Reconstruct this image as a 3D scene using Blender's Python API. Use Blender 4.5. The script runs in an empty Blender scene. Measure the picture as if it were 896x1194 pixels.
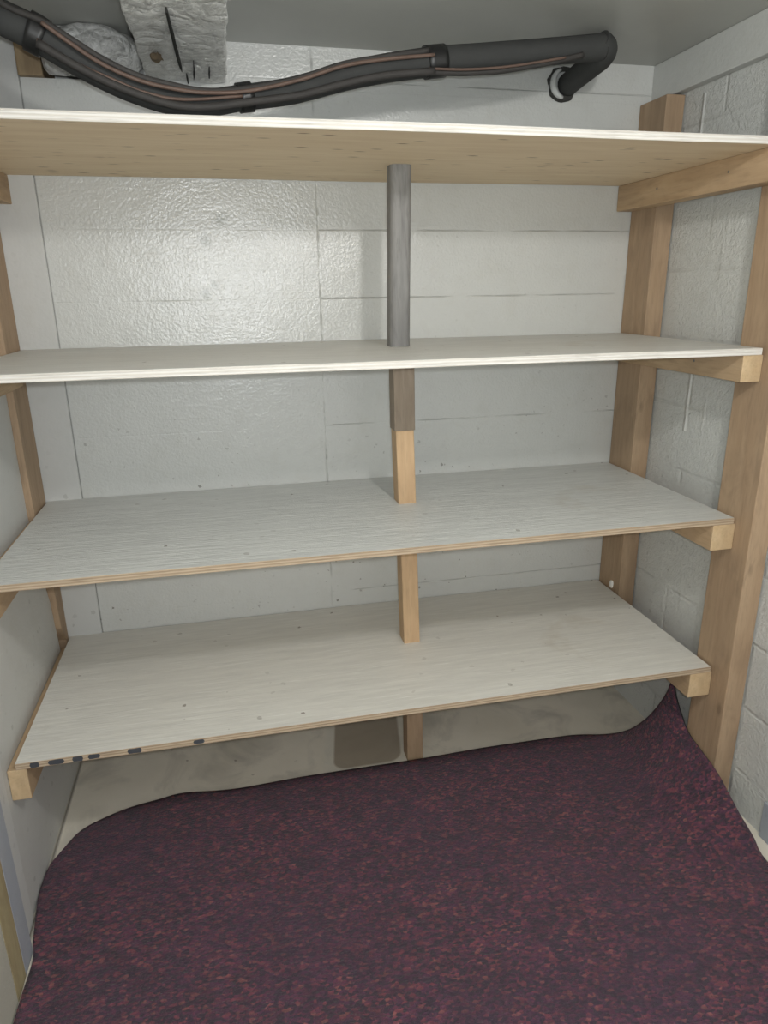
import bpy, bmesh, math, random
from mathutils import Vector, Matrix, noise
random.seed(4)
S = 1.55            # metres per layout unit
FZ = -0.28          # floor level in layout units
sc = bpy.context.scene
C = sc.collection

def W(p):           # layout units -> metres, floor at z = 0
    return Vector((p[0]*S, p[1]*S, (p[2]-FZ)*S))

# ---------------------------------------------------------------- materials
class NT:
    def __init__(s, name):
        s.m = bpy.data.materials.new(name); s.m.use_nodes = True
        s.t = s.m.node_tree; s.b = s.t.nodes['Principled BSDF']
        s.co = s.t.nodes.new('ShaderNodeTexCoord').outputs['Object']
    def n(s, ty, **kw):
        nd = s.t.nodes.new('ShaderNode'+ty)
        for k, v in kw.items():
            if k in nd.inputs:
                s.put(nd.inputs[k], v)
            else: setattr(nd, k, v)
        return nd
    def put(s, sock, v):
        if isinstance(v, bpy.types.NodeSocket): s.t.links.new(v, sock)
        else: sock.default_value = v
    def math(s, op, a, b=0.0, c=0.0):
        nd = s.t.nodes.new('ShaderNodeMath'); nd.operation = op
        for i, v in enumerate((a, b, c)): s.put(nd.inputs[i], v)
        return nd.outputs[0]
    def scale(s, v, vec=None):
        nd = s.n('Mapping', Vector=vec or s.co); nd.inputs['Scale'].default_value = v
        return nd.outputs[0]
    def noise(s, scale, detail=3, vec=None, rough=.55, dist=0):
        nd = s.n('TexNoise', Vector=vec or s.co, Scale=scale, Detail=detail, Roughness=rough, Distortion=dist)
        return nd.outputs['Fac']
    def ramp(s, fac, stops, interp='LINEAR'):
        nd = s.n('ValToRGB', Fac=fac); cr = nd.color_ramp; cr.interpolation = interp
        while len(cr.elements) < len(stops): cr.elements.new(.5)
        for e, (p, c) in zip(cr.elements, stops):
            e.position = p; e.color = (c, c, c, 1) if isinstance(c, (int, float)) else (*c, 1)
        return nd.outputs['Color']
    def mix(s, f, a, b, mode='MIX'):
        nd = s.t.nodes.new('ShaderNodeMix'); nd.data_type = 'RGBA'; nd.blend_type = mode
        s.put(nd.inputs[0], f)
        for k, v in ((6, a), (7, b)):
            s.put(nd.inputs[k], (*v, 1) if isinstance(v, tuple) and len(v) == 3 else v)
        return nd.outputs[2]
    def bump(s, h, strength=.3, dist=.005, normal=None):
        nd = s.n('Bump', Height=h, Strength=strength, Distance=dist)
        if normal: s.put(nd.inputs['Normal'], normal)
        return nd.outputs[0]
    def xyz(s):
        nd = s.n('SeparateXYZ', Vector=s.co); return nd.outputs
    def out(s, col, rough=.6, normal=None, metal=0, spec=.5):
        s.put(s.b.inputs['Base Color'], (*col, 1) if isinstance(col, tuple) else col)
        s.put(s.b.inputs['Roughness'], rough); s.put(s.b.inputs['Metallic'], metal)
        s.put(s.b.inputs['Specular IOR Level'], spec)
        if normal: s.put(s.b.inputs['Normal'], normal)
        return s.m

def specks(t, scale, thr, seedvec=(0, 0, 0), size=.11):
    mp = t.n('Mapping', Vector=t.co); mp.inputs['Location'].default_value = seedvec
    wob = t.n('TexNoise', Vector=mp.outputs[0], Scale=scale*3.5, Detail=2).outputs['Color']
    va = t.n('VectorMath', operation='MULTIPLY_ADD'); t.put(va.inputs[0], wob); va.inputs[1].default_value = (.35/scale,)*3; t.put(va.inputs[2], mp.outputs[0])
    v = t.n('TexVoronoi', Vector=va.outputs[0], Scale=scale)
    cs = t.n('SeparateColor', Color=v.outputs['Color']).outputs
    near = t.math('LESS_THAN', v.outputs['Distance'], t.math('MULTIPLY_ADD', cs[1], size, size*.35))
    patch = t.ramp(t.noise(3.0, 2, mp.outputs[0]), [(.42, .25), (.58, 1.0)])
    return t.math('MULTIPLY', t.math('MULTIPLY', near, patch), t.math('GREATER_THAN', cs[0], thr))

def line_mask(t, coord, offset, period, width):
    f = t.math('FRACT', t.math('DIVIDE', t.math('SUBTRACT', coord, offset), period))
    d = t.math('MULTIPLY', t.math('MINIMUM', f, t.math('SUBTRACT', 1.0, f)), period)
    return t.math('SUBTRACT', 1.0, t.math('SMOOTH_MIN', 1.0, t.math('DIVIDE', d, width), .3))

def wall_paint(name, kind, base, rough=.36, fine=.5):
    t = NT(name); x, y, z = t.xyz()
    big = t.noise(1.6, 4); mid = t.noise(14, 4)
    col = t.mix(t.ramp(big, [(.35, 0.0), (.7, 1.0)]), base, tuple(c*.93 for c in base))
    col = t.mix(t.math('MULTIPLY', t.ramp(mid, [(.52, 0.0), (.75, 1.0)]), .22), col, (.47, .46, .41))
    h = t.math('ADD', t.math('MULTIPLY', t.noise(120, 3), .8*fine), t.math('MULTIPLY', mid, .55))
    brk = t.ramp(t.noise(6, 3), [(.40, 0.0), (.62, 1.0)])
    jm = None; gap = None
    if kind == 'back':
        hz = line_mask(t, z, (.663-FZ)*S, .125*S, .0026)
        right = t.math('GREATER_THAN', x, .55*S)
        hz = t.math('MULTIPLY', hz, t.math('MULTIPLY_ADD', right, .75, .10))
        vx = t.math('SUBTRACT', 1.0, t.math('MINIMUM', 1.0, t.math('DIVIDE', t.math('ABSOLUTE', t.math('SUBTRACT', t.math('MULTIPLY_ADD', mid, .006, x), .553*S)), .004)))
        jm = t.math('MULTIPLY', t.math('MAXIMUM', hz, t.math('MULTIPLY', vx, t.ramp(t.noise(22, 2), [(.45, .25), (.62, 1.0)]))), brk)
    if kind == 'back':
        gap = t.math('SUBTRACT', 1.0, t.math('MINIMUM', 1.0, t.math('DIVIDE', t.math('ABSOLUTE', t.math('SUBTRACT', x, .0632*S)), .0035)))
    if kind == 'right':
        cv = t.n('CombineXYZ', X=y, Y=z).outputs[0]
        mp = t.n('Mapping', Vector=cv); mp.inputs['Location'].default_value = (.12, .07, 0)
        br = t.n('TexBrick', Vector=mp.outputs[0], Scale=1.0)
        br.inputs['Mortar Size'].default_value = .009; br.inputs['Mortar Smooth'].default_value = 1.0
        br.inputs['Brick Width'].default_value = .4; br.inputs['Row Height'].default_value = .2
        jm = t.math('MULTIPLY', br.outputs['Fac'], brk)
        # thick runs of dried paint
        st = t.noise(24, 3, t.scale((1, 1, .10)))
        h = t.math('ADD', h, t.math('MULTIPLY', t.ramp(st, [(.62, 0.0), (.74, 1.0)]), .5))
        h = t.math('ADD', h, t.math('MULTIPLY', t.noise(55, 4, None, .7, 1.2), 1.5))
    if jm is not None:
        h = t.math('SUBTRACT', h, t.math('MULTIPLY', jm, 1.5 if kind == 'back' else .9))
        col = t.mix(t.math('MULTIPLY', jm, .24 if kind == 'back' else .12), col, (.22, .22, .20))
    if gap is not None: col = t.mix(t.math('MULTIPLY', gap, .75), col, (.12, .12, .11))
    if kind == 'back':                             # dull grey spots where the gloss coat is worn
        for px, pz, rd in ((.342, .768, .013), (.373, .807, .014), (.334, .674, .012), (.352, .69, .008)):
            dx = t.math('SUBTRACT', x, px*S); dz = t.math('SUBTRACT', z, (pz-FZ)*S)
            dd = t.math('ADD', t.math('SQRT', t.math('ADD', t.math('MULTIPLY', dx, dx), t.math('MULTIPLY', dz, dz))), t.math('MULTIPLY_ADD', t.noise(50, 2), .02, -.01))
            col = t.mix(t.math('MULTIPLY', t.ramp(t.math('DIVIDE', dd, rd*S*2), [(.25, 1.0), (.6, 0.0)]), .45), col, (.33, .35, .33))
    sp = specks(t, 34, .45, (1, 2, 3) if kind == 'back' else (7, 4, 1), .18)
    if kind != 'back': sp = t.math('MULTIPLY', sp, .35)
    low = t.ramp(t.math('DIVIDE', z, 1.4), [(.60, 1.0), (.85, .2)])
    col = t.mix(t.math('MULTIPLY', t.math('MULTIPLY', sp, low), .75), col, (.10, .09, .07))
    if kind == 'right':                            # ridges of paint squeezed out of the upright joints
        for py, za, zb in RIDGES:
            my = t.math('SUBTRACT', 1.0, t.math('MINIMUM', 1.0, t.math('DIVIDE', t.math('ABSOLUTE', t.math('SUBTRACT', t.math('MULTIPLY_ADD', mid, .008, y), py*S+.004)), .010)))
            mz = t.math('MULTIPLY', t.math('GREATER_THAN', z, (za-FZ)*S), t.math('LESS_THAN', z, (zb-FZ)*S))
            rg = t.math('MULTIPLY', my, mz)
            h = t.math('ADD', h, t.math('MULTIPLY', rg, 1.3)); col = t.mix(t.math('MULTIPLY', rg, .6), col, (.80, .80, .78))
    return t.out(col, t.math('MULTIPLY_ADD', mid, .2, rough-.1), t.bump(h, .6, .006), spec=.75 if kind == 'back' else .5)

def wood(name, axis, c1, c2, knots=.5, rough=.62, grain=1.0):
    t = NT(name); sc_ = [9, 9, 9]; sc_[axis] = .9
    v = t.scale(tuple(sc_))
    g = t.noise(3.2, 5, v, .6, .6); f = t.noise(16, 3, v, .6)
    col = t.mix(t.ramp(g, [(.3, 0.0), (.72, 1.0)]), c1, c2)
    col = t.mix(t.math('MULTIPLY', t.ramp(f, [(.5, 0.0), (.75, 1.0)]), .35*grain), col, tuple(c*.55 for c in c2))
    age = t.ramp(t.noise(2.4, 4, t.scale(tuple(.6 if i == axis else 2.0 for i in range(3)))), [(.42, 0.0), (.68, 1.0)])
    col = t.mix(t.math('MULTIPLY', age, .45*grain), col, tuple(.62*c+.02 for c in c2))
    sm = t.ramp(t.noise(9, 4, t.scale(tuple(.5 if i == axis else 1.3 for i in range(3))), .65, .8), [(.5, 0.0), (.72, 1.0)])
    col = t.mix(t.math('MULTIPLY', sm, .45*grain), col, tuple(.5*c+.015 for c in c2))
    ks = [7, 7, 7]; ks[axis] = 3.2
    vo = t.n('TexVoronoi', Vector=t.scale(tuple(ks)), Scale=1.5)
    k = t.math('MULTIPLY', t.ramp(vo.outputs['Distance'], [(.05, 1.0), (.13, 0.0)]),
               t.math('GREATER_THAN', t.n('SeparateColor', Color=vo.outputs['Color']).outputs[0], .45))
    col = t.mix(t.math('MULTIPLY', k, knots), col, tuple(c*.35 for c in c2))
    return t.out(col, rough, t.bump(f, .25, .002), spec=.35)

def shelf_top(name, base, streak=.6):
    t = NT(name)
    g = t.noise(4, 5, t.scale((1.5, 16, 4)), .6, .4); big = t.noise(4, 3)
    col = t.mix(t.ramp(g, [(.35, 0.0), (.75, 1.0)]), base, tuple(c*.85 for c in base))
    st = t.ramp(t.noise(2.6, 4, None, .6, 1.0), [(.62, 0.0), (.74, 1.0)])
    col = t.mix(t.math('MULTIPLY', st, .28), col, (.42, .36, .27))
    col = t.mix(t.math('MULTIPLY', specks(t, 26, .72, (3, 1, 0), .15), .7), col, (.14, .11, .08))
    lt = t.ramp(t.noise(9, 3, t.scale((1.2, 22, 4)), .5), [(.62, 0.0), (.72, 1.0)])
    col = t.mix(t.math('MULTIPLY', lt, .55), col, (.85, .85, .82))
    return t.out(col, t.math('MULTIPLY_ADD', big, .2, .33), t.bump(t.noise(6, 4, t.scale((2, 24, 4)), .6), streak, .005))

def ply_under(name):
    t = NT(name)
    g = t.noise(3, 5, t.scale((1.0, 9, 3)), .6, .8)
    col = t.mix(t.ramp(g, [(.3, 0.0), (.7, 1.0)]), (.75, .62, .44), (.65, .51, .34))
    vo = t.n('TexVoronoi', Vector=t.scale((6, 22, 1)), Scale=2.0)
    k = t.math('MULTIPLY', t.ramp(vo.outputs['Distance'], [(.08, 1.0), (.22, 0.0)]),
               t.math('GREATER_THAN', t.n('SeparateColor', Color=vo.outputs['Color']).outputs[0], .45))
    patch = t.ramp(t.noise(2.2, 3), [(.36, .2), (.55, 1.0)])
    col = t.mix(t.math('MULTIPLY', t.math('MULTIPLY', k, patch), .9), col, (.17, .10, .055))
    return t.out(col, .65, t.bump(g, .15, .002), spec=.3)

def ply_edge(name, ca, cb, hgt):
    t = NT(name); x, y, z = t.xyz()
    w = t.math('MULTIPLY_ADD', t.noise(5, 3, t.scale((1, 1, 1))), .002, z)
    f = t.math('SINE', t.math('MULTIPLY', w, 2*math.pi*2.5/hgt))
    f = t.math('MULTIPLY_ADD', f, .5, .5)
    n_ = t.noise(8, 3, t.scale((2, 2, 40)))
    col = t.mix(t.math('MULTIPLY', f, .8), ca, cb)
    col = t.mix(t.math('MULTIPLY', t.ramp(n_, [(.5, 0.0), (.75, 1.0)]), .5), col, tuple(c*.6 for c in cb))
    return t.out(col, .7, t.bump(f, .2, .001), spec=.3)

M = {}
RIDGES = ((-.062, .31, .41), (-.062, .02, .12), (-.20, .40, .47), (-.20, .47, .53), (-.145, .92, 1.01))
M['wall_back'] = wall_paint('white painted block', 'back', (.60, .61, .59), .22)
M['wall_right'] = wall_paint('white painted rough block', 'right', (.62, .63, .61), .45, 1.0)
M['board'] = wall_paint('white painted board', 'flat', (.53, .53, .51), .5, .15)
M['strip'] = wall_paint('white smooth board', 'flat', (.58, .585, .57), .45, .12)
M['beam'] = wall_paint('white painted beam', 'flat', (.56, .57, .55), .5, .3)

def ceiling_mat():
    t = NT('ceiling paint')
    col = t.mix(t.ramp(t.noise(2.5, 4), [(.35, 0.0), (.7, 1.0)]), (.47, .475, .445), (.41, .415, .39))
    return t.out(col, .42, t.bump(t.noise(8, 3), .2, .004))
M['ceiling'] = ceiling_mat()

def floor_mat():
    t = NT('beige painted concrete'); x, y, z = t.xyz()
    col = t.mix(t.ramp(t.noise(3, 4), [(.35, 0.0), (.7, 1.0)]), (.78, .73, .63), (.66, .615, .515))
    d = t.ramp(t.noise(5.5, 4, None, .6, .8), [(.50, 0.0), (.70, 1.0)])
    col = t.mix(t.math('MULTIPLY', d, .5), col, (.34, .32, .28))
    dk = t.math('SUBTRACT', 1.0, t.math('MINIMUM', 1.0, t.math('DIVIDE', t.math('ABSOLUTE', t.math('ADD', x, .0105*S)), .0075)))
    col = t.mix(t.math('MULTIPLY', dk, .85), col, (.07, .06, .05))      # dark gap at the foot of the left board, its shade painted in
    # bare patch with rounded corners where the paint was brushed round something
    ax = t.math('MAXIMUM', t.math('SUBTRACT', t.math('ABSOLUTE', t.math('SUBTRACT', t.math('MULTIPLY_ADD', y, -.17, x), .6205*S)), .046*S), 0.0)
    ay = t.math('MAXIMUM', t.math('SUBTRACT', t.math('ABSOLUTE', t.math('SUBTRACT', y, -.105*S)), .062*S), 0.0)
    q = t.math('SQRT', t.math('ADD', t.math('MULTIPLY', ax, ax), t.math('MULTIPLY', ay, ay)))
    q = t.math('DIVIDE', q, .03*S)
    m1 = t.ramp(t.math('MULTIPLY', q, .5), [(.42, 1.0), (.5, 0.0)])
    rim = t.ramp(t.math('MULTIPLY', q, .5), [(.44, 0.0), (.54, 1.0), (.64, 1.0), (.95, 0.0)])
    col = t.mix(t.math('MULTIPLY', rim, .55), col, (.68, .66, .58))
    col = t.mix(t.math('MULTIPLY', m1, .8), col, (.28, .23, .17))
    col = t.mix(t.math('MULTIPLY', specks(t, 20, .7), .6), col, (.16, .13, .10))
    return t.out(col, .5, t.bump(t.noise(18, 4), .3, .003))
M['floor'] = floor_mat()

M['shelf_bright'] = shelf_top('white washed shelf paint', (.66, .665, .64))
M['shelf_cream'] = shelf_top('cream white shelf paint', (.72, .71, .665), .22)
M['under'] = ply_under('raw plywood face')
M['edge_white'] = ply_edge('painted ply edge', (.72, .705, .67), (.57, .53, .475), .011*S)
M['edge_raw'] = ply_edge('raw ply edge', (.50, .40, .29), (.28, .20, .13), .011*S)
M['ink'] = NT('black stamp ink').out((.045, .05, .06), .7)
M['post_brown'] = wood('weathered brown lumber', 2, (.44, .315, .205), (.35, .24, .15))
M['post_pine'] = wood('fresh pine', 2, (.64, .45, .27), (.53, .35, .20), .35)
M['post_grey'] = wood('weathered grey lumber', 2, (.30, .295, .285), (.19, .185, .18), .3, .6, 1.5)
M['post_greybrown'] = wood('grey brown lumber', 2, (.38, .31, .24), (.27, .21, .155), .4)
M['ledger'] = wood('ledger lumber', 1, (.55, .40, .25), (.44, .30, .175))
M['ledger_end'] = wood('ledger end grain', 1, (.66, .50, .31), (.56, .40, .23), .0)
M['block'] = wood('old stained lumber', 2, (.42, .32, .19), (.30, .21, .12), .8)

def rubber(name, col, rough):
    t = NT(name); n_ = t.noise(30, 3)
    return t.out(t.mix(n_, col, tuple(c*1.5 for c in col)), rough, t.bump(n_, .2, .002))
M['foam'] = rubber('black foam tube', (.033, .034, .033), .8)
M['tape'] = rubber('black tape', (.012, .012, .012), .4)
M['cable'] = rubber('red brown cable', (.105, .068, .052), .6)
M['cable_dark'] = rubber('dark cable', (.034, .031, .029), .7)
M['sealant'] = rubber('pale foam sealant', (.42, .43, .42), .8)
M['hole'] = rubber('dark sealing ring', (.03, .03, .027), .8)

def foil(name, tone, metal, rough):
    t = NT(name)
    wob = t.n('TexNoise', Vector=t.co, Scale=14.0, Detail=3).outputs['Color']
    va = t.n('VectorMath', operation='MULTIPLY_ADD'); t.put(va.inputs[0], wob); va.inputs[1].default_value = (.05, .05, .05); t.put(va.inputs[2], t.co)
    v = t.n('TexVoronoi', Scale=20.0, Vector=va.outputs[0], feature='DISTANCE_TO_EDGE')
    n_ = t.noise(26, 5, None, .7, 2.0)
    h = t.math('ADD', t.math('MULTIPLY', t.math('MINIMUM', v.outputs['Distance'], .25), 1.6), n_)
    return t.out(t.mix(t.ramp(n_, [(.4, 0.0), (.65, 1.0)]), tone, tuple(c*.7 for c in tone)), t.math('MULTIPLY_ADD', n_, .3, rough), t.bump(h, .9, .016), metal)
M['foil'] = foil('silver foil wrap', (.92, .92, .89), .15, .15)
M['plastic'] = foil('grey insulation wrap', (.88, .88, .86), .0, .35)
M['dark'] = NT('dark gap').out((.02, .02, .018), .8)
M['tear'] = NT('brown torn paper').out((.16, .12, .075), .9)

def carpet_mat():
    t = NT('burgundy carpet pile')
    a = t.n('TexVoronoi', Vector=t.scale((.75, 1.15, 1.0)), Scale=135.0)
    r = t.n('SeparateColor', Color=a.outputs['Color']).outputs
    col = t.ramp(r[0], [(0, (.060, .042, .060)), (.34, (.098, .045, .076)), (.58, (.132, .050, .080)),
                        (.80, (.205, .066, .086)), (.95, (.26, .098, .10))], 'CONSTANT')
    cl = t.ramp(t.noise(30, 3, t.scale((.8, 1.1, 1))), [(.38, 0.0), (.62, 1.0)])
    col = t.mix(t.math('MULTIPLY', cl, .45), col, (.046, .034, .040))
    pz = t.ramp(t.noise(3.0, 3), [(.45, 0.0), (.65, 1.0)])
    col = t.mix(t.math('MULTIPLY', pz, .35), col, (.070, .042, .070))
    col = t.mix(t.math('MULTIPLY', specks(t, 14, .97, (5, 2, 0), .05), .4), col, (.45, .38, .30))
    h = t.math('ADD', a.outputs['Distance'], t.math('MULTIPLY', t.noise(400, 2), .6))
    m = t.out(col, .95, t.bump(h, .9, .006), spec=.1)
    t.b.inputs['Sheen Weight'].default_value = .12; t.b.inputs['Sheen Roughness'].default_value = .5
    return m
M['carpet'] = carpet_mat()
M['carpet_back'] = NT('dark carpet backing').out((.028, .022, .026), .9)
M['bluegrey'] = wall_paint('blue grey paint', 'flat', (.36, .385, .43), .5, .2)
M['jambwood'] = wood('yellowed jamb wood', 2, (.45, .385, .23), (.36, .29, .16), .6)
M['cream'] = wall_paint('cream paint', 'flat', (.50, .49, .42), .5, .2)
M['nail'] = NT('steel nail').out((.2, .19, .18), .4, metal=.8)
M['drip'] = NT('white paint blob').out((.78, .77, .73), .4)

# ---------------------------------------------------------------- geometry helpers
def link(name, bm, mats, parent=None, origin=None, smooth=False):
    me = bpy.data.meshes.new(name)
    o = Vector(origin) if origin is not None else Vector((0, 0, 0))
    if parent is not None and origin is None: o = parent.location.copy()
    bmesh.ops.translate(bm, verts=bm.verts, vec=-o)
    bmesh.ops.recalc_face_normals(bm, faces=bm.faces)
    if smooth:
        for f in bm.faces: f.smooth = True
    bm.to_mesh(me); bm.free()
    for m in (mats if isinstance(mats, (list, tuple)) else [mats]): me.materials.append(m)
    ob = bpy.data.objects.new(name, me); C.objects.link(ob)
    if parent is None: ob.location = o
    else:
        ob.parent = parent; ob.location = o - parent.location
    return ob

def add_box(bm, a, b, bevel=0.0, mi=0, cuts=0):
    """box between layout corners a and b"""
    lo = W([min(p, q) for p, q in zip(a, b)]); hi = W([max(p, q) for p, q in zip(a, b)])
    g = bmesh.ops.create_cube(bm, size=1.0, matrix=Matrix.Translation((lo+hi)/2) @ Matrix.Diagonal((*(hi-lo), 1)))
    vs = g['verts']; fs = list({f for v in vs for f in v.link_faces}); es = list({e for v in vs for e in v.link_edges})
    for f in fs: f.material_index = mi
    if bevel:
        r = bmesh.ops.bevel(bm, geom=es, offset=bevel, segments=2, affect='EDGES', profile=.5)
        for f in r['faces']: f.material_index = mi
    return vs

def add_prism(bm, poly, z0, z1, bevel=0.0):
    lo = [bm.verts.new(W((x, y, z0))) for x, y in poly]; hi = [bm.verts.new(W((x, y, z1))) for x, y in poly]
    n_ = len(poly); bm.faces.new(lo[::-1]); bm.faces.new(hi)
    for k in range(n_): bm.faces.new((lo[k], lo[(k+1) % n_], hi[(k+1) % n_], hi[k]))
    if bevel: bmesh.ops.bevel(bm, geom=bm.edges[:], offset=bevel, segments=2, affect='EDGES', profile=.5)

def box_obj(name, a, b, mat, parent=None, bevel=.0, wob=0.0, axis=2):
    bm = bmesh.new(); add_box(bm, a, b, bevel)
    if wob:
        # slice the length so the sawn edges can wander a little
        lo = W([min(p, q) for p, q in zip(a, b)]); hi = W([max(p, q) for p, q in zip(a, b)])
        n_ = max(4, int((hi[axis]-lo[axis])/.06))
        for k in range(1, n_):
            co = Vector((0, 0, 0)); co[axis] = lo[axis]+(hi[axis]-lo[axis])*k/n_
            no = Vector((0, 0, 0)); no[axis] = 1
            bmesh.ops.bisect_plane(bm, geom=bm.verts[:]+bm.edges[:]+bm.faces[:], plane_co=co, plane_no=no)
        for v in bm.verts:
            d = noise.noise_vector(v.co*6.0+Vector((a[0]*31, a[2]*17, 0)))*wob; d[axis] = 0; v.co += d
    c = [(p+q)/2 for p, q in zip(a, b)]; c[2] = min(a[2], b[2])
    return link(name, bm, mat, parent, None if parent else W(c))

def tag(o, label, cat, group=None):
    o['label'] = label; o['category'] = cat
    if group: o['group'] = group
    return o
def struct(o):
    o['kind'] = 'structure'; return o

def tube_bm(bm, pts, rad, seg=14, caps=True, mi=0):
    """swept tube through world points, rad a number or one per point"""
    n_ = len(pts); rings = []
    rs = rad if isinstance(rad, (list, tuple)) else [rad]*n_
    up = Vector((0, 0, 1)); prev = None
    for i, p in enumerate(pts):
        t = (pts[min(i+1, n_-1)]-pts[max(i-1, 0)]).normalized()
        if prev is None:
            a = t.cross(up); a = a.normalized() if a.length > 1e-4 else Vector((1, 0, 0))
        else:
            a = (prev - t*prev.dot(t)).normalized()
        prev = a; b = t.cross(a)
        rings.append([bm.verts.new(p+(a*math.cos(k*2*math.pi/seg)+b*math.sin(k*2*math.pi/seg))*rs[i]) for k in range(seg)])
    for r1, r2 in zip(rings, rings[1:]):
        for k in range(seg):
            f = bm.faces.new((r1[k], r1[(k+1) % seg], r2[(k+1) % seg], r2[k])); f.material_index = mi; f.smooth = True
    if caps:
        bm.faces.new(rings[0]); bm.faces.new(rings[-1][::-1])

def spline(pts, n=10):
    """Catmull-Rom through layout points, returned in metres"""
    P = [W(p) for p in pts]; P = [P[0]*2-P[1]]+P+[P[-1]*2-P[-2]]; out = []
    for i in range(1, len(P)-2):
        p0, p1, p2, p3 = P[i-1:i+3]
        for k in range(n):
            t = k/n
            out.append(.5*((2*p1)+(p2-p0)*t+(2*p0-5*p1+4*p2-p3)*t*t+(3*p1-p0-3*p2+p3)*t**3))
    out.append(P[-2]); return out

def interp(tbl, x):
    if x <= tbl[0][0]: return tbl[0][1:]
    for p, q in zip(tbl, tbl[1:]):
        if x <= q[0]:
            t = (x-p[0])/(q[0]-p[0]); t = t*t*(3-2*t)*.35+t*.65
            return [a+(b-a)*t for a, b in zip(p[1:], q[1:])]
    return tbl[-1][1:]

# ---------------------------------------------------------------- the setting
CEIL = 1.09
def slab(name, a, b, mat):
    bm = bmesh.new(); add_box(bm, a, b); return struct(link(name, bm, mat))
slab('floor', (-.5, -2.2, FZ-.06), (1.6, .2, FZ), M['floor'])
slab('ceiling', (-.5, -2.2, CEIL), (1.6, .2, CEIL+.05), M['ceiling'])
bm = bmesh.new()                                   # block wall, open pocket under the ceiling at the left
add_box(bm, (-.10, 0, FZ), (1.40, .13, 1.022))
add_box(bm, (.262, 0, 1.0221), (1.40, .13, CEIL))
add_box(bm, (-.10, .1301, FZ), (1.40, .19, CEIL))
struct(link('wall_back', bm, M['wall_back']))
slab('wall_right', (1.2475, -2.2, FZ), (1.33, 0, CEIL), M['wall_right'])
bm = bmesh.new()
pr = [(-.445, FZ), (-.030, FZ), (-.034, -.05), (-.052, .10), (-.085, .20), (-.099, .30), (-.099, CEIL), (-.445, CEIL)]
fa = [bm.verts.new(W((-.014, y, z))) for y, z in pr]; fb = [bm.verts.new(W((-.026, y, z))) for y, z in pr]
bm.faces.new(fa); bm.faces.new(fb[::-1])
for k in range(8): bm.faces.new((fa[k], fb[k], fb[(k+1) % 8], fa[(k+1) % 8]))
add_box(bm, (-.12, -.47, FZ), (-.0415, 0, CEIL))
struct(link('wall_left', bm, M['board']))
bm = bmesh.new(); add_box(bm, (1.229, -2.2, 1.024), (1.2474, 0, CEIL), .003)
struct(link('trim_1', bm, M['beam']))
bm = bmesh.new(); add_box(bm, (-.0400, -.004, FZ), (.0625, 0, CEIL), .0012)
struct(link('trim_2', bm, M['strip']))
# edge of the doorway at the lower left: three upright strips
for k, (ya, yb, xf, mm) in enumerate(((-.506, -.4458, -.011, 'strip'), (-.547, -.5062, .002, 'bluegrey'), (-.589, -.5472, .0022, 'jambwood'), (-2.2, -.5892, .002, 'cream'))):
    bm = bmesh.new(); add_box(bm, (-.0265, ya, FZ), (xf, yb, CEIL), .002)
    struct(link('trim_%d' % (k+3), bm, M[mm]))
bm = bmesh.new(); add_box(bm, (1.2415, -1.6, FZ), (1.2474, -.556, FZ+.075), .003)
struct(link('baseboard_right', bm, M['bluegrey']))

# ---------------------------------------------------------------- shelves
TH = .011
def shelf(top, yf, edge, topmat, label, seed, x0=0.0, x1=1.2, undermat='under'):
    bm = bmesh.new(); nx, ny = 48, 10
    grid = {}
    def z_(x, y, side):
        w = noise.noise(Vector((x*2.2+seed*5, y*2, seed)))*.0012
        return (top if side else top-TH)+w
    yb, yfr = -.002, yf+.0006
    for s in (0, 1):
        for i in range(nx+1):
            for j in range(ny+1):
                x = x0+(x1-x0)*i/nx; y = yfr+(yb-yfr)*j/ny
                grid[s, i, j] = bm.verts.new(W((x, y, z_(x, y, s))))
    def q(a, b, c, d, mi): bm.faces.new((grid[a], grid[b], grid[c], grid[d])).material_index = mi
    for i in range(nx):
        for j in range(ny):
            q((1, i, j), (1, i+1, j), (1, i+1, j+1), (1, i, j+1), 0)
            q((0, i, j), (0, i, j+1), (0, i+1, j+1), (0, i+1, j), 1)
        q((0, i, 0), (0, i+1, 0), (1, i+1, 0), (1, i, 0), 2)
        q((0, i, ny), (1, i, ny), (1, i+1, ny), (0, i+1, ny), 2)
    for j in range(ny):
        q((0, 0, j), (1, 0, j), (1, 0, j+1), (0, 0, j+1), 2)
        q((0, nx, j), (0, nx, j+1), (1, nx, j+1), (1, nx, j), 2)
    o = link('shelf_board', bm, [topmat, M[undermat], edge], None, W(((x0+x1)/2, yf/2, top-TH)))
    tag(o, label, 'shelf', 'painted plywood shelf boards')
    # the sawn front edge showing the layers of the plywood
    bm = bmesh.new()
    rows = []
    for i in range(nx+1):
        x = x0+(x1-x0)*i/nx
        zt = z_(x, yfr, 1); zb = z_(x, yfr, 0)
        rows.append([bm.verts.new(W((x, y, z))) for y, z in ((yf+.0006, zt-.0002), (yf, zt-.0006), (yf, zb+.0004), (yf+.0006, zb))])
    for r1, r2 in zip(rows, rows[1:]):
        for k in range(3): bm.faces.new((r1[k], r2[k], r2[k+1], r1[k+1]))
    link('front_edge', bm, edge, o)['label'] = 'sawn layered plywood front edge'
    return o
S1 = shelf(.884, -.441, M['edge_white'], M['shelf_bright'], 'top plywood shelf with bare brown underside, below the black pipe', 1)
S2 = shelf(.582, -.4375, M['edge_white'], M['shelf_bright'], 'second shelf from the top, thin white edge near eye level', 2, undermat='shelf_bright')
S3 = shelf(.2935, -.430, M['edge_raw'], M['shelf_bright'], 'third shelf from the top, white with streaky grain and bare brown edge', 3)
S4 = shelf(0.0, -.426, M['edge_raw'], M['shelf_cream'], 'lowest shelf, cream white top, black ink blots on its edge, above carpet', 4)
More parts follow.
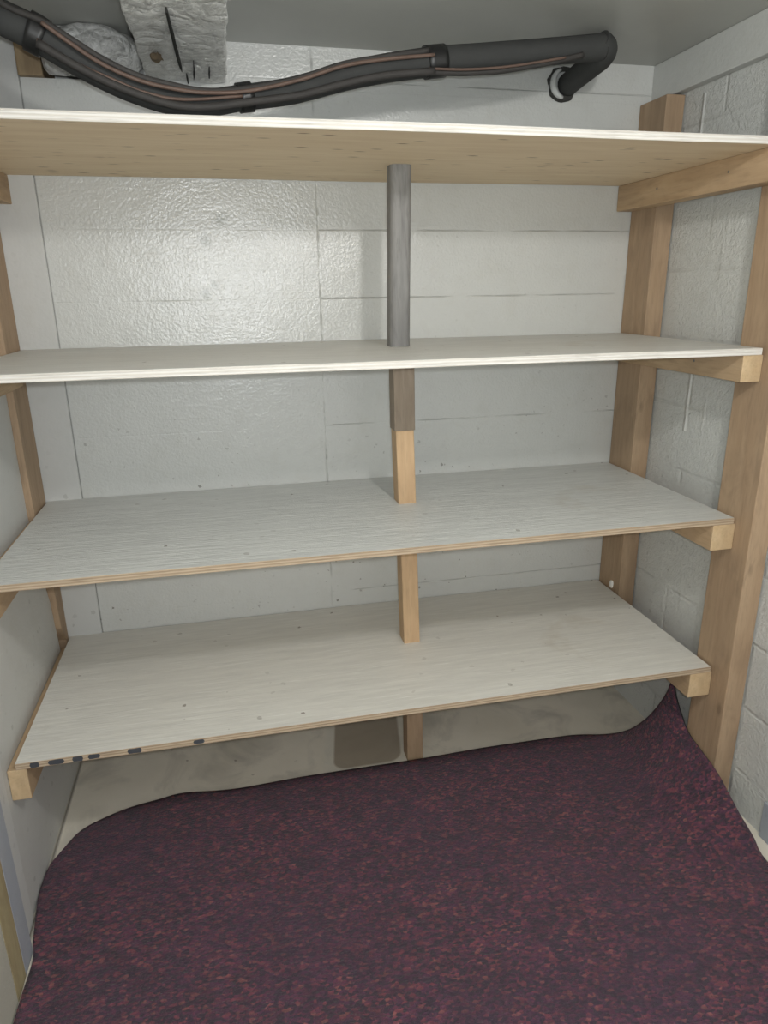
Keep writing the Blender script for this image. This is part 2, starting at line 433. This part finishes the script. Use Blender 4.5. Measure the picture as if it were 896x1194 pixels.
for xa, xb, za, zb in ((.020, .034, -.0108, -.0004), (.046, .070, -.0105, -.0006), (.081, .097, -.0108, -.0004), (.104, .122, -.0100, -.0005),
                       (.162, .184, -.0106, -.0004), (.262, .280, -.0095, -.0015)):
    bm = bmesh.new(); n_ = 10; top = []; bot = []
    for k in range(n_+1):
        t = k/n_; x = xa+(xb-xa)*t; e = max(0, 1-(2*t-1)**10)**.5; zm = (za+zb)/2; hh = (zb-za)/2*e*(.85+.2*noise.noise(Vector((x*90, 0, 0))))
        top.append((x, zm+hh)); bot.append((x, zm-hh))
    f = [bm.verts.new(W((x, -.4263, z))) for x, z in top]; g = [bm.verts.new(W((x, -.4263, z))) for x, z in bot]
    f2 = [bm.verts.new(W((x, -.4259, z))) for x, z in top]; g2 = [bm.verts.new(W((x, -.4259, z))) for x, z in bot]
    for k in range(n_):
        bm.faces.new((g[k], g[k+1], f[k+1], f[k])); bm.faces.new((f[k], f[k+1], f2[k+1], f2[k])); bm.faces.new((g2[k], g2[k+1], g[k+1], g[k]))
    link('ink_blot', bm, M['ink'], S4)['label'] = 'black ink blot on the front edge'

# ---------------------------------------------------------------- ledgers (rails under the shelf ends)
def ledger(x0, x1, top, h, yf, label, group):
    bm = bmesh.new()
    if x0 > .5: add_box(bm, (x0, yf, top-h), (x1, -.001, top), .0022)
    else: add_box(bm, (x0, yf, top-h), (x1, -.001 if x0 > -.003 else (-.028 if top < 0 else -.0985), top), .0022)
    for f in bm.faces:
        f.normal_update()
        if f.normal.y < -.9 and f.calc_center_median().y < W((0, yf*.9, 0)).y: f.material_index = 1
    o = link('shelf_rail', bm, [M['ledger'], M['ledger_end']], None, W(((x0+x1)/2, yf/2, top-h)))
    tag(o, label, 'rail', group)
    for yy in (.72, .30):
        bm = bmesh.new()
        side = x0 if x0 > .5 else x1
        c = W((side, yf*yy, top-h*.45)); d = -1 if x0 > .5 else 1
        tube_bm(bm, [c-Vector((d*.004, 0, 0)), c+Vector((d*.0012, 0, 0))], .0032, 10)
        link('nail_head', bm, M['nail'], o)
    return o
gr = 'wooden rails under the right shelf ends'; gl = 'wooden rails under the left shelf ends'
ledger(1.172, 1.2045, .873, .048, -.470, 'brown rail under the right end of the top shelf', gr)
ledger(1.168, 1.2045, .571, .043, -.4365, 'brown rail under the right end of the second shelf from the top', gr)
ledger(1.161, 1.2045, .2825, .047, -.4295, 'wooden rail with pale end under the right end of the third shelf', gr)
ledger(1.159, 1.2045, -.011, .050, -.4255, 'wooden rail under right end of the lowest shelf, just beside carpet corner', gr)
ledger(-.0022, .022, .873, .046, -.440, 'short visible rail under the left end of the top shelf', gl)
ledger(-.0135, .016, .571, .043, -.4365, 'rail under the left end of the second shelf from the top', gl)
ledger(-.0135, .016, .2825, .047, -.4295, 'rail under the left end of the third shelf, cut by photo edge', gl)
ledger(-.0135, .0145, -.011, .054, -.4255, 'orange ended rail under the left front corner of the lowest shelf', gl)

# ---------------------------------------------------------------- wall posts
def post(a, b, mat, label, wob=.0012):
    o = box_obj('upright_post', a, b, mat, None, .0025, wob, 2)
    return tag(o, label, 'post')
pb = post((1.205, -.092, -.056), (1.2440, -.002, 1.020), M['post_brown'], 'brown upright post in the back right corner behind the shelves')
pf = post((1.205, -.468, FZ), (1.2440, -.378, 1.022), M['post_brown'], 'wide brown upright post at front right, in front of rough white wall')
bm = bmesh.new()                                   # narrow, its lower half split away
pr = [(-.006, FZ), (-.016, FZ), (-.020, .002), (-.046, .04), (-.052, .12), (-.070, .20), (-.094, .29), (-.096, .36), (-.096, .7), (-.0965, CEIL-.002), (-.006, CEIL-.002)]
fa = [bm.verts.new(W((-.003, y, z))) for y, z in pr]; fb = [bm.verts.new(W((-.0405, y, z))) for y, z in pr]
bm.faces.new(fa); bm.faces.new(fb[::-1])
for k in range(len(pr)): bm.faces.new((fa[k], fb[k], fb[(k+1) % len(pr)], fa[(k+1) % len(pr)]))
bmesh.ops.bevel(bm, geom=bm.edges[:], offset=.002, segments=2, affect='EDGES', profile=.5)
pl = tag(link('upright_post', bm, M['post_brown'], None, W((-.022, -.05, FZ))), 'narrow brown upright post in the back left corner', 'post')
bm = bmesh.new()
bmesh.ops.create_icosphere(bm, subdivisions=2, radius=1, matrix=Matrix.Translation(W((1.204, -.060, .012))) @ Matrix.Diagonal((.006, .012, .016, 1)))
for v in bm.verts: v.co += noise.noise_vector(v.co*120)*.003
link('paint_blob', bm, M['drip'], pb, None, True)['label'] = 'white paint blob'

# ---------------------------------------------------------------- props standing between the shelves
def prop(xl, xr, z0, z1, mat, label, lean=0.0, y0=-.2025, d=.038, bev=.0022):
    name = 'shelf_prop'
    bm = bmesh.new(); add_box(bm, (xl, y0, z0), (xr, y0+d, z1))
    bmesh.ops.bevel(bm, geom=[e for e in bm.edges if abs((e.verts[0].co-e.verts[1].co).z) > .05], offset=bev, segments=2 if bev < .005 else 6, affect='EDGES', profile=.5)
    zl, zh = W((0, 0, z0)).z, W((0, 0, z1)).z
    for v in bm.verts: v.co.x += lean*S*(v.co.z-zl)/(zh-zl)
    o = link(name, bm, mat, None, W(((xl+xr)/2, y0+d/2, z0)))
    return tag(o, label, 'prop', 'short wooden props between the shelves')
prop(.6445, .6805, .582, .873, M['post_grey'], 'weathered grey prop standing between the top two shelves', .003, bev=.016)
prop(.6500, .6885, .4335, .571, M['post_greybrown'], 'grey brown offcut on top of a pale prop under second shelf', -.0015)
prop(.6565, .6905, .2935, .433, M['post_pine'], 'pale pine prop on third shelf with grey brown offcut above', -.0045)
prop(.6660, .6985, .0, .2825, M['post_pine'], 'pale pine prop standing on the lowest shelf', -.008)
prop(.6720, .7060, FZ, -.011, M['post_brown'], 'dull wooden prop on the floor under the lowest shelf', -.002, d=.036)

# ---------------------------------------------------------------- carpet remnant
def carpet():
    # 3-D outline in layout units: back edge, right edge (curled up against the post), left edge
    Zf = FZ+.007
    back = [(.003, -.309, Zf), (.028, -.265, Zf+.001), (.066, -.238, Zf), (.114, -.219, Zf), (.165, -.209, Zf), (.211, -.204, Zf+.002), (.311, -.213, Zf), (.456, -.211, Zf+.002),
            (.688, -.2095, Zf), (.833, -.206, Zf), (.928, -.208, Zf+.001), (1.049, -.210, Zf), (1.118, -.229, Zf+.004), (1.153, -.252, -.250),
            (1.172, -.276, -.216), (1.185, -.297, -.174), (1.196, -.314, -.124), (1.200, -.322, -.082)]
    right = [(1.200, -.322, -.082), (1.200, -.337, -.116), (1.200, -.361, -.144), (1.200, -.390, -.168), (1.200, -.427, -.178), (1.200, -.467, -.187),
             (1.202, -.492, -.199), (1.203, -.541, -.228), (1.205, -.583, -.250), (1.208, -.620, Zf), (1.214, -.75, Zf), (1.216, -1.35, Zf)]
    left = [(.003, -.309, Zf), (-.0085, -.340, Zf+.002), (-.0115, -.375, Zf+.003), (-.0115, -.410, Zf+.003), (-.006, -.455, Zf+.002), (-.001, -.490, Zf+.001), (.007, -.530, Zf),
            (.005, -.586, Zf), (.0045, -.624, Zf), (.005, -.75, Zf), (.01, -1.35, Zf)]
    def resample(c, n_):
        P = [Vector(p) for p in c]; d = [0]
        for a, b in zip(P, P[1:]): d.append(d[-1]+(b-a).length)
        P2 = [P[0]*2-P[1]]+P+[P[-1]*2-P[-2]]; out = []
        for i in range(n_+1):
            s = d[-1]*i/n_; k = 0
            while k < len(P)-2 and d[k+1] < s: k += 1
            t = (s-d[k])/(d[k+1]-d[k]); p0, p1, p2, p3 = P2[k:k+4]
            out.append(.5*((2*p1)+(p2-p0)*t+(2*p0-5*p1+4*p2-p3)*t*t+(3*p1-p0-3*p2+p3)*t**3))
        return out
    NU, NV = 140, 110
    B = resample(back, NU); R = resample(right, NV); L = resample(left, NV)
    F = [L[-1].lerp(R[-1], i/NU) for i in range(NU+1)]
    def alpha(u): return max(0, (u-.80)/.20)**1.8
    bm = bmesh.new(); top = []; bot = []
    for j in range(NV+1):
        v = j/NV; rt = []; rb = []
        for i in range(NU+1):
            u = i/NU
            cz = (1-v)*B[i]+v*F[i]; a = Vector((u, u, alpha(u)))
            lr = Vector([L[j][k]*(1-a[k])+R[j][k]*a[k] for k in range(3)])
            c0 = Vector([B[0][k]*(1-a[k])+B[-1][k]*a[k] for k in range(3)])
            c1 = Vector([F[0][k]*(1-a[k])+F[-1][k]*a[k] for k in range(3)])
            dec = (1-v)**4
            p = lr + dec*(B[i]-c0) + (v)*(F[i]-c1)
            # keep rows moving on as the back edge sweeps
            edge = min(u, 1-u, v*1.0)*12
            p.z += (noise.noise(Vector((u*5, v*5, 3)))*.5+.5)*.004*min(1, edge)
            p.z = max(p.z, Zf-.0002) if v > 0 else p.z
            rt.append(p)
        top.append(rt)
    # thickness along the surface normal
    def nrm(i, j):
        a = top[j][min(i+1, NU)]-top[j][max(i-1, 0)]; b = top[min(j+1, NV)][i]-top[max(j-1, 0)][i]
        n_ = b.cross(a); 
        if n_.length < 1e-9: return Vector((0, 0, 1))
        n_.normalize()
        return n_ if n_.z > -.2 else -n_
    tv = [[bm.verts.new(W(top[j][i])) for i in range(NU+1)] for j in range(NV+1)]
    bv = []
    for j in range(NV+1):
        row = []
        for i in range(NU+1):
            p = top[j][i]-nrm(i, j)*.0055
            p.z = max(p.z, FZ+.0006); row.append(bm.verts.new(W(p)))
        bv.append(row)
    for j in range(NV):
        for i in range(NU):
            bm.faces.new((tv[j][i], tv[j][i+1], tv[j+1][i+1], tv[j+1][i])).material_index = 0
            bm.faces.new((bv[j][i], bv[j+1][i], bv[j+1][i+1], bv[j][i+1])).material_index = 1
    for i in range(NU):
        for j in (0, NV): bm.faces.new((tv[j][i], tv[j][i+1], bv[j][i+1], bv[j][i])).material_index = 1
    for j in range(NV):
        for i in (0, NU): bm.faces.new((tv[j][i], tv[j+1][i], bv[j+1][i], bv[j][i])).material_index = 1
    o = link('carpet_remnant', bm, [M['carpet'], M['carpet_back']], None, W((.6, -.7, FZ)), True)
    return tag(o, 'burgundy speckled carpet remnant on the floor, one back corner curled up', 'carpet')
carpet()

# ---------------------------------------------------------------- pipe bundle under the ceiling
bundle = bpy.data.objects.new('insulated_pipe', None); C.objects.link(bundle); bundle.location = W((1.038, 0, 1.052))
tag(bundle, 'black foam insulated pipe with taped cables sagging under the ceiling', 'pipe')
CAM = Vector((.361, -1.421, .680))
main = [(0.0416, -0.275, 1.0697), (0.0809, -0.2725, 1.0444), (0.1077, -0.27, 1.0259), (0.1475, -0.2637, 1.0095), (0.2043, -0.2551, 0.9784), (0.2571, -0.2477, 0.9563), (0.3134, -0.2402, 0.9419), (0.3554, -0.235, 0.9412), (0.4158, -0.2259, 0.9533), (0.4901, -0.2152, 0.9677), (0.5719, -0.2039, 0.9923), (0.6394, -0.1948, 1.0092), (0.725, -0.1843, 1.0253), (0.8034, -0.1793, 1.0363), (0.895, -0.1737, 1.0483), (0.9899, -0.168, 1.0607), (1.0271, -0.1658, 1.0656)]
rads = [0.0206, 0.021, 0.0213, 0.0218, 0.0195, 0.0188, 0.018, 0.0182, 0.0172, 0.0182, 0.0192, 0.0202, 0.0213, 0.0202, 0.0199, 0.0202, 0.0204]
pts = spline([p for p in main], 10)
rr = []
for i in range(len(rads)-1):
    for k in range(10): rr.append((rads[i]+(rads[i+1]-rads[i])*k/10)*S)
rr.append(rads[-1]*S)
bm = bmesh.new(); tube_bm(bm, pts, rr, 20); link('foam_tube', bm, M['foam'], bundle)
leg = [(1.0191, -0.168, 1.0709), (1.0336, -0.163, 1.0642), (1.0378, -0.145, 1.0579), (1.0427, -0.1, 1.0569), (1.0447, -0.045, 1.0533), (1.0447, -0.004, 1.0491)]
bm = bmesh.new(); lp = spline(leg, 8); tube_bm(bm, lp, .0205*S, 18); link('elbow', bm, M['foam'], bundle)
for nm, mt, pth, r in [('cable', 'cable_dark', [(0.0887, -0.2945, 1.0513), (0.1241, -0.2905, 1.0308), (0.1601, -0.2849, 1.0194), (0.1953, -0.2793, 1.0005), (0.2299, -0.2741, 0.9817), (0.2719, -0.2682, 0.9656), (0.3164, -0.2622, 0.9574), (0.363, -0.2561, 0.9532), (0.4244, -0.2466, 0.9611), (0.5016, -0.2353, 0.9803), (0.5686, -0.2259, 1.0037), (0.6374, -0.2164, 1.0196), (0.7084, -0.207, 1.0337)], 0.0042), ('cable', 'cable', [(0.1606, -0.2899, 1.016), (0.1905, -0.2851, 0.9967), (0.2276, -0.2794, 0.9751), (0.2716, -0.2732, 0.9592), (0.3162, -0.2672, 0.9519), (0.3628, -0.2611, 0.9498), (0.4239, -0.2516, 0.9566), (0.5009, -0.2403, 0.9768), (0.5676, -0.2309, 1.0), (0.6362, -0.2214, 1.0148), (0.717, -0.2113, 1.0271)], 0.0028), ('cable', 'cable_dark', [(0.152, -0.2906, 0.9922), (0.207, -0.2821, 0.9644), (0.2588, -0.2747, 0.9448), (0.3141, -0.2672, 0.9316), (0.3611, -0.2611, 0.9313), (0.4141, -0.2529, 0.9405), (0.4999, -0.2403, 0.9566), (0.5669, -0.2309, 0.9762), (0.6359, -0.2214, 0.9929), (0.7172, -0.2113, 1.0048)], 0.0055), ('cable', 'cable', [(0.1526, -0.2906, 0.9961), (0.1976, -0.2836, 0.9726), (0.2384, -0.2776, 0.9577), (0.2812, -0.2717, 0.9442), (0.3323, -0.265, 0.9392), (0.4147, -0.2529, 0.9493)], 0.0022), ('cable', 'cable_dark', [(0.7098, -0.203, 1.0054), (0.768, -0.1992, 1.0077), (0.8275, -0.1955, 1.0137), (0.8883, -0.1917, 1.0247), (0.9346, -0.1888, 1.0349), (0.9815, -0.186, 1.0466)], 0.0045), ('cable', 'cable', [(0.7075, -0.211, 1.008), (0.7725, -0.2068, 1.0108), (0.8393, -0.2025, 1.0185), (0.8999, -0.1987, 1.0295), (0.9462, -0.1959, 1.0385)], 0.002)]:
    bm = bmesh.new(); tube_bm(bm, spline(pth, 8), r*S, 10); link(nm, bm, M[mt], bundle)
def band(i0, i1, extra):
    bm = bmesh.new(); n_ = i1-i0
    seg = pts[i0:i1+1]; rad = [rr[i]+extra*S for i in range(i0, i1+1)]
    tube_bm(bm, seg, rad, 20); link('tape_band', bm, M['tape'], bundle)
for a, b, e in [(28, 32, 0.003), (79, 82, 0.003), (118, 122, 0.0025)]: band(a, b, e)
bm = bmesh.new()                                   # ragged dark ring and pale foam where the pipe enters the wall
hc = W((1.036, -.001, 1.050)); n_ = 28
ro = [(.031+.006*noise.noise(Vector((math.cos(k*.2244)*2, math.sin(k*.2244)*2, 1))))*S for k in range(n_)]
ring = []
for k in range(n_):
    a = 2*math.pi*k/n_; d = Vector((math.cos(a), 0, math.sin(a)))
    ring.append([bm.verts.new(hc+d*ro[k]), bm.verts.new(hc+d*ro[k]*.93+Vector((0, -.010, 0))), bm.verts.new(hc+d*.020*S+Vector((0, -.010, 0)))])
for k in range(n_):
    a, b = ring[k], ring[(k+1) % n_]
    for q in range(2): bm.faces.new((a[q], b[q], b[q+1], a[q+1]))
link('wall_seal', bm, M['hole'], bundle)['label'] = 'ragged dark seal at the wall'
bm = bmesh.new()
arc = []
for k in range(15):
    a = math.pi*(.62+.85*k/14); arc.append(hc+Vector((math.cos(a)*.0235*S, -.014, math.sin(a)*.0245*S)))
tube_bm(bm, arc, [.0062*S*(.45+.55*math.sin(math.pi*k/14)) for k in range(15)], 10)
link('foam_sealant', bm, M['sealant'], bundle)['label'] = 'pale foam sealant'

# ---------------------------------------------------------------- foil wrapped joist, insulation, old block
def crinkled(name, a, b, mat, amp, nseg, label=None, cat=None, parent=None, freq=16):
    bm = bmesh.new(); add_box(bm, a, b, .006)
    for ax in range(3):
        lo = W([min(p, q) for p, q in zip(a, b)]); hi = W([max(p, q) for p, q in zip(a, b)])
        for k in range(1, nseg[ax]):
            co = Vector((0, 0, 0)); co[ax] = lo[ax]+(hi[ax]-lo[ax])*k/nseg[ax]
            no = Vector((0, 0, 0)); no[ax] = 1
            bmesh.ops.bisect_plane(bm, geom=bm.verts[:]+bm.edges[:]+bm.faces[:], plane_co=co, plane_no=no)
    top = W((0, 0, CEIL)).z-.001
    for v in bm.verts:
        d = (noise.noise_vector(v.co*freq)+.5*noise.noise_vector(v.co*freq*2.6))*amp
        v.co += d; v.co.z = min(v.co.z, top); v.co.y = min(v.co.y, W((0, max(a[1], b[1]), 0)).y)
    bmesh.ops.triangulate(bm, faces=bm.faces)
    c = [(p+q)/2 for p, q in zip(a, b)]; c[2] = min(a[2], b[2])
    o = link(name, bm, mat, parent, None if parent else W(c))
    if label: tag(o, label, cat)
    return o
jo = crinkled('wrapped_joist', (.266, -.62, 1.026), (.398, -.002, CEIL), M['foil'], .006, (12, 44, 5),
              'silver foil wrapped joist running along the ceiling behind the black pipe', 'joist')
for pth, wd in (([(.3215, -.34, 1.020), (.324, -.22, 1.0195), (.326, -.13, 1.0195), (.328, -.075, 1.021)], .0042),
                ([(.348, -.12, 1.0195), (.347, -.07, 1.0195), (.345, -.035, 1.020)], .0022),
                ([(.372, -.10, 1.020), (.371, -.06, 1.0195), (.371, -.045, 1.021)], .0020),
                ([(.334, -.05, 1.020), (.335, -.02, 1.0195), (.335, -.006, 1.021)], .0020)):
    q = spline(pth, 6); n_ = len(q); bm = bmesh.new()
    for i in range(n_-1):
        w0 = wd*S*math.sin(math.pi*(.12+.86*i/(n_-1)))**.5; w1 = wd*S*max(.05, math.sin(math.pi*(.12+.86*(i+1)/(n_-1))))**.5
        a, b = q[i], q[i+1]; u = Vector((0, 0, .012))
        vs = [bm.verts.new(p) for p in (a+Vector((-w0/2, 0, 0)), a+Vector((w0/2, 0, 0)), b+Vector((w1/2, 0, 0)), b+Vector((-w1/2, 0, 0)))]
        ws = [bm.verts.new(v.co+u) for v in vs]
        bm.faces.new(vs)
        for k in range(4): bm.faces.new((vs[k], vs[(k+1) % 4], ws[(k+1) % 4], ws[k]))
    bmesh.ops.remove_doubles(bm, verts=bm.verts, dist=1e-5)
    link('foil_slit', bm, M['dark'], jo)['label'] = 'dark slit between the foil sheets'
bm = bmesh.new()
bmesh.ops.create_icosphere(bm, subdivisions=3, radius=1, matrix=Matrix.Translation(W((.296, -.145, 1.0225))) @ Matrix.Diagonal((.014, .026, .006, 1)))
for v in bm.verts: v.co += noise.noise_vector(v.co*60)*Vector((.010, .012, .001)).x
link('torn_patch', bm, M['tear'], jo)['label'] = 'brown torn spot'
bm = bmesh.new()
bmesh.ops.create_icosphere(bm, subdivisions=4, radius=1, matrix=Matrix.Translation(W((.182, -.012, 1.060))) @ Matrix.Diagonal((.086*S, .060*S, .040*S, 1)))
for v in bm.verts:
    v.co += (noise.noise_vector(v.co*18)+.5*noise.noise_vector(v.co*45))*.014
    v.co.z = min(max(v.co.z, W((0, 0, 1.0225)).z), W((0, 0, CEIL)).z-.001); v.co.x = max(min(v.co.x, W((.2615, 0, 0)).x), W((.1055, 0, 0)).x)
tag(link('insulation_wad', bm, M['plastic'], None, W((.185, .045, 1.022)), True), 'crumpled pale insulation wad on the wall top, left of foil joist', 'insulation')
tag(box_obj('timber_block', (.064, -.012, 1.0222), (.102, .1, CEIL-.001), M['block'], None, .003, .0015, 2),
    'old stained timber block on the wall top behind the black pipe', 'block')

# ---------------------------------------------------------------- light
def point(name, loc, power, rad, col):
    l = bpy.data.lights.new(name, 'POINT'); l.energy = power; l.shadow_soft_size = rad; l.color = col
    o = bpy.data.objects.new(name, l); o.location = W(loc); C.objects.link(o); return o
point('ceiling_bulb', (.72, -1.2, 1.035), 28, .05, (1, .98, .945))
point('phone_flash', (.375, -1.43, .700), 40, .014, (.93, .97, 1))
w = bpy.data.worlds.new('room'); sc.world = w; w.use_nodes = True
w.node_tree.nodes['Background'].inputs[0].default_value = (1, .99, .955, 1)
w.node_tree.nodes['Background'].inputs[1].default_value = 1.15

# ---------------------------------------------------------------- camera
cam = bpy.data.cameras.new('camera'); co = bpy.data.objects.new('camera', cam); C.objects.link(co)
cam.sensor_fit = 'HORIZONTAL'; cam.sensor_width = 36.0; cam.lens = 814.55/896*36.0; cam.clip_start = .02
Rm = Matrix([[0.975847, 0.078551, -0.203845], [-0.218065, 0.294487, -0.930443], [-0.013057, 0.952422, 0.304504]])
co.matrix_world = Matrix.Translation(W(CAM)) @ Rm.to_4x4()
sc.camera = co
vs = sc.view_settings
vs.view_transform = 'Standard'; vs.look = 'None'; vs.gamma = 1.0; vs.exposure = 0.0; vs.use_curve_mapping = False
